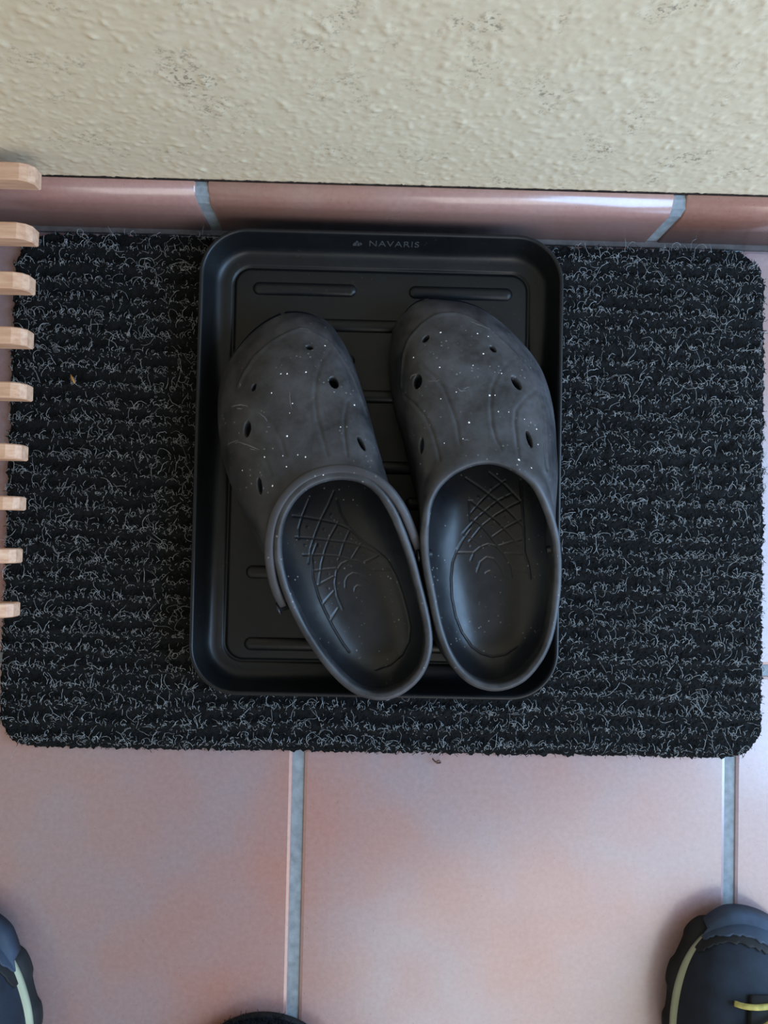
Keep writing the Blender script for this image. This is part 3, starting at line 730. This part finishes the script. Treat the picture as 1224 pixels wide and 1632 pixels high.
def clog(label, OUT, RIM, SEAM, BUMP, HOLE, PAD, DOT, SPECK, SCUFF, group, piv, strap):
    NPH = 576
    B = up_sample(OUT, NPH); R = up_sample(RIM, NPH)
    root = thing('clog', label, 'clog', (float(B[:, 0].mean()), float(B[:, 1].mean()), Z0), group)
    S = outer(B, R, Z0 + .006, 150)
    flat = S.reshape(-1, 3); d = np.zeros(len(flat))
    for sl in SEAM:
        pl = U(sl); lo, hi = pl.min(0) - .005, pl.max(0) + .005
        sel = np.where(((flat > lo) & (flat < hi)).all(1))[0]
        dd = polyd(flat[sel], pl)
        d[sel] += -.0006 * np.exp(-(dd / .0008) ** 2) + .0002 * np.exp(-((dd - .0024) / .0016) ** 2)
    pl = U(BUMP); sel = np.where((flat[:, 1] > pl[:, 1].min() - .006))[0]
    dd = polyd(flat[sel], pl)
    d[sel] += .0008 * np.exp(-(dd / .0014) ** 2)
    nr = normals(S)
    if nr[:, S.shape[1] // 3, 2].mean() < 0: nr = -nr
    Sd = S + nr * d.reshape(S.shape[:2])[..., None]
    P, _ = shell_mesh(Sd, .0058)
    n, m, _ = P.shape
    me = fix_normals(mesh('upper', P.reshape(-1, 3), grid_faces(n, m, True, True)))
    me = cut_holes(me, HOLE)
    link('upper', me, M_FOAM, root)
    bed = link('footbed', footbed_mesh(B, R, PAD, DOT), M_BED, root)
    bed['label'] = 'black footbed with engraved grid and arcs'
    link('outsole', slab('outsole', B, [(-.005, Z0), (-.0028, Z0 + .0015), (-.0016, Z0 + .0035), (-.0012, Z0 + .0075), (-.003, Z0 + .0085)]), M_SOLE, root)
    i0, i1 = piv
    if strap:
        s = link('heel_strap', strap_mesh(R, i1, i0), M_STRAP, root); s['label'] = 'heel strap folded forward round the opening'
    o2 = ccw_out(R[:, :2])
    for i in piv:
        c = R[i] + np.array([o2[i][0], o2[i][1], 0]) * (.0071 if strap else .0008); c[2] -= .0075
        link('rivet', rivet_mesh(c, (o2[i][0], o2[i][1], 0)), M_RIVET, root)
    sp = link('paint_specks', specks_mesh(U(SPECK), Sd), M_SPECK, root, False)
    props(sp, 'white paint specks', kind='stuff')
    V, F = [], []
    fl = Sd.reshape(-1, 3)
    for sl in SCUFF:
        pl = dense_open(U(sl), 5); nn = np.array([nr.reshape(-1, 3)[((fl - q) ** 2).sum(1).argmin()] for q in pl])
        t = np.gradient(pl, axis=0); sd = np.cross(nn, t); sd /= np.linalg.norm(sd, axis=1)[:, None] + 1e-9
        w = (.00012 + .00040 * np.sin(np.linspace(0, np.pi, len(pl))) * rng.uniform(.5, 1.2, len(pl)))[:, None]
        b = len(V); base = np.array([fl[((fl - q) ** 2).sum(1).argmin()] for q in pl]) + nn * .00015; base = smooth_open(base)
        for k in range(len(pl)): V += [base[k] - sd[k] * w[k] - nn[k] * .0002, base[k], base[k] + sd[k] * w[k] - nn[k] * .0002]
        for k in range(len(pl) - 1): F += [[b + 3 * k, b + 3 * k + 1, b + 3 * k + 4, b + 3 * k + 3], [b + 3 * k + 1, b + 3 * k + 2, b + 3 * k + 5, b + 3 * k + 4]]
    sc_ = link('scuff_marks', mesh('scuff_marks', np.array(V), F), M_SCUFF, root)
    props(sc_, 'pale grey scuff marks', kind='stuff')
    return root
GRP = 'pair of worn foam clogs in the tray'
clog('left worn black foam clog with its heel strap folded forward over the opening', OUT_L, RIM_L, SEAM_L, BUMP_L, HOLE_L, PAD_L, DOT_L, SPECK_L, SCUFF_L, GRP, (144, 432), True)
clog('right worn black foam clog without a strap at the front, flecked with white paint', OUT_R, RIM_R, SEAM_R, BUMP_R, HOLE_R, PAD_R, DOT_R, SPECK_R, SCUFF_R, GRP, (144, 432), False)

# ---------------------------------------------------------------- wooden rack
rack = thing('shoe_rack', 'low pale wooden slatted shoe rack reaching in at the left edge over the doormat', 'rack', (-.36, .10, 0))
def slat_mesh(xe, y0, y1, z1, h=.016, ch=.008, top=.0065):
    x0 = -.62; z0 = z1 - h; e = .0008
    prof = [(x0, z0), (xe, z0), (xe, z1 - top), (xe - ch * .35, z1 - top * .35), (xe - ch, z1), (x0, z1)]
    V = []
    for y, i in ((y0, e), (y0 + e, 0), (y1 - e, 0), (y1, e)):
        for x, z in prof: V.append((x - (i if x > x0 else -i), y, z + (i if z == z0 else -i)))
    n = len(prof)
    F = [[a * n + i, a * n + (i + 1) % n, (a + 1) * n + (i + 1) % n, (a + 1) * n + i] for a in range(3) for i in range(n)]
    F += [list(range(n)), list(range(3 * n, 4 * n))]
    return fix_normals(mesh('slat', V, F))
ZR = .105
for xe, ya, yb in ((-.2288, .2285, .2405), (-.2292, .1895, .2005), (-.2303, .1562, .1675), (-.2303, .1195, .1310), (-.2296, .0840, .0945), (-.2315, .0437, .0540), (-.2318, .0105, .0196), (-.2330, -.0245, -.0148), (-.2335, -.0600, -.0505)):
    link('slat', slat_mesh(xe, ya, yb, ZR), M_WOOD, rack, False)
def beam(name, x0, x1, y0, y1, z0, z1):
    bm = bmesh.new(); bmesh.ops.create_cube(bm, size=1)
    for v in bm.verts: v.co = ((x0 + x1) / 2 + v.co.x * (x1 - x0), (y0 + y1) / 2 + v.co.y * (y1 - y0), (z0 + z1) / 2 + v.co.z * (z1 - z0))
    bmesh.ops.bevel(bm, geom=bm.edges[:], offset=.0015, segments=2, affect='EDGES')
    me = bpy.data.meshes.new(name); bm.to_mesh(me); bm.free(); return me
for xx in (-.345, -.60):
    link('rail', beam('rail', xx, xx + .02, -.075, .2425, ZR - .044, ZR - .0158), M_WOOD, rack, False)
    for yy in (-.07, .2215):
        link('leg', beam('leg', xx - .001, xx + .021, yy, yy + .021, 0.0, ZR - .040), M_WOOD, rack, False)

# ---------------------------------------------------------------- shoes at the bottom edge
HALF = [(0, 0), (.018, -.004), (.034, -.016), (.045, -.036), (.051, -.062), (.052, -.090), (.047, -.125), (.040, -.160), (.036, -.200), (.036, -.235), (.031, -.262), (.018, -.282), (0, -.290)]
INN = [(-.016, -.003), (-.030, -.012), (-.041, -.030), (-.048, -.056), (-.050, -.085), (-.044, -.120), (-.037, -.160), (-.034, -.200), (-.034, -.235), (-.030, -.262), (-.017, -.282)]
RIMS = [(0, -.132), (.014, -.142), (.025, -.178), (.029, -.210), (.029, -.240), (.022, -.264), (0, -.274), (-.022, -.264), (-.029, -.240), (-.029, -.210), (-.025, -.178), (-.014, -.142)]
def shoe(label, cx, ty, mirror, turn):
    root = thing('trail_shoe', label, 'shoe', (cx, ty - .15, 0), 'trail shoes at the bottom edge')
    ct, sn = math.cos(turn), math.sin(turn)
    def put(a):
        a = np.array(a, float); x = a[:, 0] * mirror; y = a[:, 1]
        b = a.copy(); b[:, 0] = cx + x * ct - y * sn; b[:, 1] = ty + x * sn + y * ct; return b
    outl = HALF + INN[::-1]
    n = 360
    B = put(by_anchor(outl, [(0, 0), (.038, -.18), (0, -.290), (-.035, -.18)], n, 40))
    rz = [(.080 + .012 * max(0, min(1, (-.15 - y) / .06)) if y > -.24 else .092 - .012 * (-.24 - y) / .034) for x, y in RIMS]
    R3 = by_anchor([(x, y, z) for (x, y), z in zip(RIMS, rz)], [(0, -.132), (.029, -.21), (0, -.274), (-.029, -.21)], n, 20)
    R = put(R3)
    Bu = B - ccw_out(B) * .0010
    S = outer(Bu, R, .022, 60, .002, .30, .8)
    P, _ = shell_mesh(S, .003, True, 24)
    link('upper', fix_normals(mesh('upper', P.reshape(-1, 3), grid_faces(P.shape[0], P.shape[1], True, True))), M_KNIT, root)
    k = np.arange(n); lug = .0016 * np.sign(np.sin(k * 2 * np.pi / 18.0)) * (np.abs(np.sin(k * 2 * np.pi / 18.0)) ** .4)
    o = ccw_out(B)
    def lv(levels, jag):
        Q = np.zeros((n, len(levels), 3))
        for q, (off, z) in enumerate(levels): Q[:, q, :2] = B + o * (off + lug * jag)[:, None]; Q[:, q, 2] = z
        return Q
    link('outsole', ring_mesh('outsole', lv([(-.003, 0), (.0000, .0), (.0010, .006), (.0004, .0172), (-.004, .0176)], 1), True, True), M_RUBBER, root)
    toe_w = -.0004 + .0032 * sstep(.02, .10, np.minimum(k, n - k) / n * 1.0)
    Q = lv([(-.006, .0172), (0, .0176), (0, .020), (0, .0225), (-.0055, .0240)], 0)
    for q in (1, 2, 3): Q[:, q, :2] = B + o * (toe_w - .0006)[:, None] * (1 if q < 3 else .7)
    md = link('midsole', ring_mesh('midsole', Q, True, True), M_MID, root); md['label'] = 'thin olive white midsole edge'
    link('insole', slab('insole', B, [(-.006, .022), (-.006, .030), (-.010, .031)]), M_RUBBER, root)
    # rubber toe bumper: an offset patch of the upper with a jagged edge
    nr = normals(S); nr = nr if nr[:, 20, 2].mean() > 0 else -nr
    def bumper(first, last, extra, lift, mat, name, lab):
        ids = np.arange(first, last) % n; m = 12; Pp = np.zeros((len(ids), 2 * m, 3))
        for a, i in enumerate(ids):
            f = a / (len(ids) - 1)
            top = 1 + extra + 15 * min(1, f * 2.0) ** .8 * min(1, (1 - f) * 6 + .1) + random.uniform(-.9, .9)
            u = np.linspace(0, top, m); lo = u.astype(int); fr = (u - lo)[:, None]
            s_ = S[i, lo] * (1 - fr) + S[i, lo + 1] * fr; nn = nr[i, lo]
            Pp[a, :m] = s_ + nn * lift; Pp[a, m:] = (s_ - nn * .0004)[::-1]
            skirt = (.0075 if extra == 0 else 0) * min(1, f * 5) * min(1, (1 - f) * 5)
            Pp[a, 0, :2] += o[i] * skirt; Pp[a, 0, 2] = .010 if skirt > .002 else Pp[a, 0, 2]
            Pp[a, 1, :2] += o[i] * skirt * .7
        F = grid_faces(len(ids), 2 * m, False, True).tolist() + [list(range(2 * m)), list(range((len(ids) - 1) * 2 * m, len(ids) * 2 * m))]
        t_ = link(name, fix_normals(mesh(name, Pp.reshape(-1, 3), F)), mat, root); t_['label'] = lab
    fb = -14 if mirror > 0 else -30
    bumper(fb - 4, fb + 62, 2.6, .0014, M_RUBBER, 'toe_shadow_edge', 'black jagged painted shadow along the toe bumper')  # black patch stands in for the shadow where bumper meets upper
    bumper(fb, fb + 58, 0, .0026, M_TOE, 'toe_bumper', 'slate blue rubber toe bumper')
    # tongue and crossed yellow laces on the vamp
    ax = put([(0, -.090), (0, -.165)])
    fl = S.reshape(-1, 3)
    def on(x, y):
        w = put([(x, y)])[0]; q = ((fl[:, :2] - w) ** 2).sum(1).argmin(); return np.array([w[0], w[1], fl[q, 2]])
    tg = [on(0, y) + (0, 0, .0012) for y in np.linspace(-.034, -.126, 8)]
    link('tongue', tube('tongue', tg, [.010, .013, .015, .016, .017, .017, .017, .016], 10, (1, .16)), M_RUBBER, root)
    runs = [((-.0205, -.040), (.020, -.036)), ((-.0190, -.0565), (.020, -.037))]
    for r_ in range(1, 5):
        y = -.039 - .019 * r_; runs += [((-.021, y - .016), (.020, y)), ((.021, y - .016), (-.020, y))]
    for q, ((xa, ya), (xb, yb)) in enumerate(runs):
        lift = .0062 + .0012 * (q % 2)
        pts = [on(xa + (xb - xa) * t, ya + (yb - ya) * t) + (0, 0, lift * (1 - .7 * abs(2 * t - 1) ** 4)) for t in (0, .12, .3, .5, .7, .88, 1)]
        link('lace', tube('lace', dense_open(pts), .0020, 8), M_LACE, root)
    return root
shoe('dark navy trail shoe with yellow laces at the right edge', .2880, -.2905, 1, 0.0)
shoe('dark navy trail shoe at the left edge, only the inner side of its toe showing', -.3115, -.2975, -1, 0.18)

def slipper():
    cx, ty = -.0735, -.3735
    root = thing('felt_slipper', 'rounded black fuzzy slipper tip at the bottom edge, on the grout line', 'slipper', (cx, ty - .14, 0))
    n = 240; put = lambda a: np.array(a, float) + np.array([cx, ty] + [0] * (np.array(a).shape[1] - 2))
    out = [(x * 1.18, y * .95) for x, y in HALF + INN[::-1]]
    B = put(by_anchor(out, [(0, 0), (.045, -.17), (0, -.275), (-.042, -.17)], n, 60))
    R = put(by_anchor([(x, y + .012, .060 + .02 * (y < -.2)) for x, y in RIMS], [(0, -.120), (.029, -.198), (0, -.262), (-.029, -.198)], n, 20))
    S = outer(B, R, .006, 50, .002)
    P, _ = shell_mesh(S, .004, True, 20)
    up = link('upper', fix_normals(mesh('upper', P.reshape(-1, 3), grid_faces(P.shape[0], P.shape[1], True, True))), M_FELT, root)
    link('sole', slab('sole', B, [(-.002, 0), (.001, .001), (.001, .006), (-.003, .008)]), M_RUBBER, root)
    link('insole', slab('insole', B, [(-.005, .007), (-.005, .012), (-.009, .013)]), M_FELT, root)
    k = rng.integers(0, n, 22000); j = rng.integers(0, 46, 22000); st = S[k, j] + rng.normal(0, .0007, (22000, 3))
    c = S.reshape(-1, 3).mean(0); di = np.arctan2(st[:, 1] - c[1], st[:, 0] - c[0]) + rng.normal(0, .9, 22000)
    fz = link('fuzz', fibres('fuzz', st, di, rng.uniform(.003, .007, 22000), rng.normal(0, .4, 22000), .00020, 3, 3, .5), M_FELT, up)
    props(fz, kind='stuff')
slipper()

# ---------------------------------------------------------------- small litter
def bits():
    st = tube('straw', [(-.2350, .1185, 0.0124), (-.2338, .1160, 0.0130), (-.2325, .1135, 0.0127), (-.2318, .1115, .0122)], [.0004, .0009, .0010, .0004], 6)
    props(link('straw', st, M_STRAW, None, True, (-.2335, .115, .0105)), 'short orange piece of dry straw on the left of the doormat', 'straw')
    V = []
    pts = dense_open([(.0525, -.1755, .0030), (.0550, -.1775, .0050), (.0572, -.1765, .0045), (.0590, -.1785, .0030), (.0560, -.1795, .0012)])
    props(link('lint', tube('lint', pts, .0006, 5), M_LINT, None, True, (.056, -.177, 0)), 'small brown curl of lint on the tile at the front edge of the doormat', 'lint')
bits()
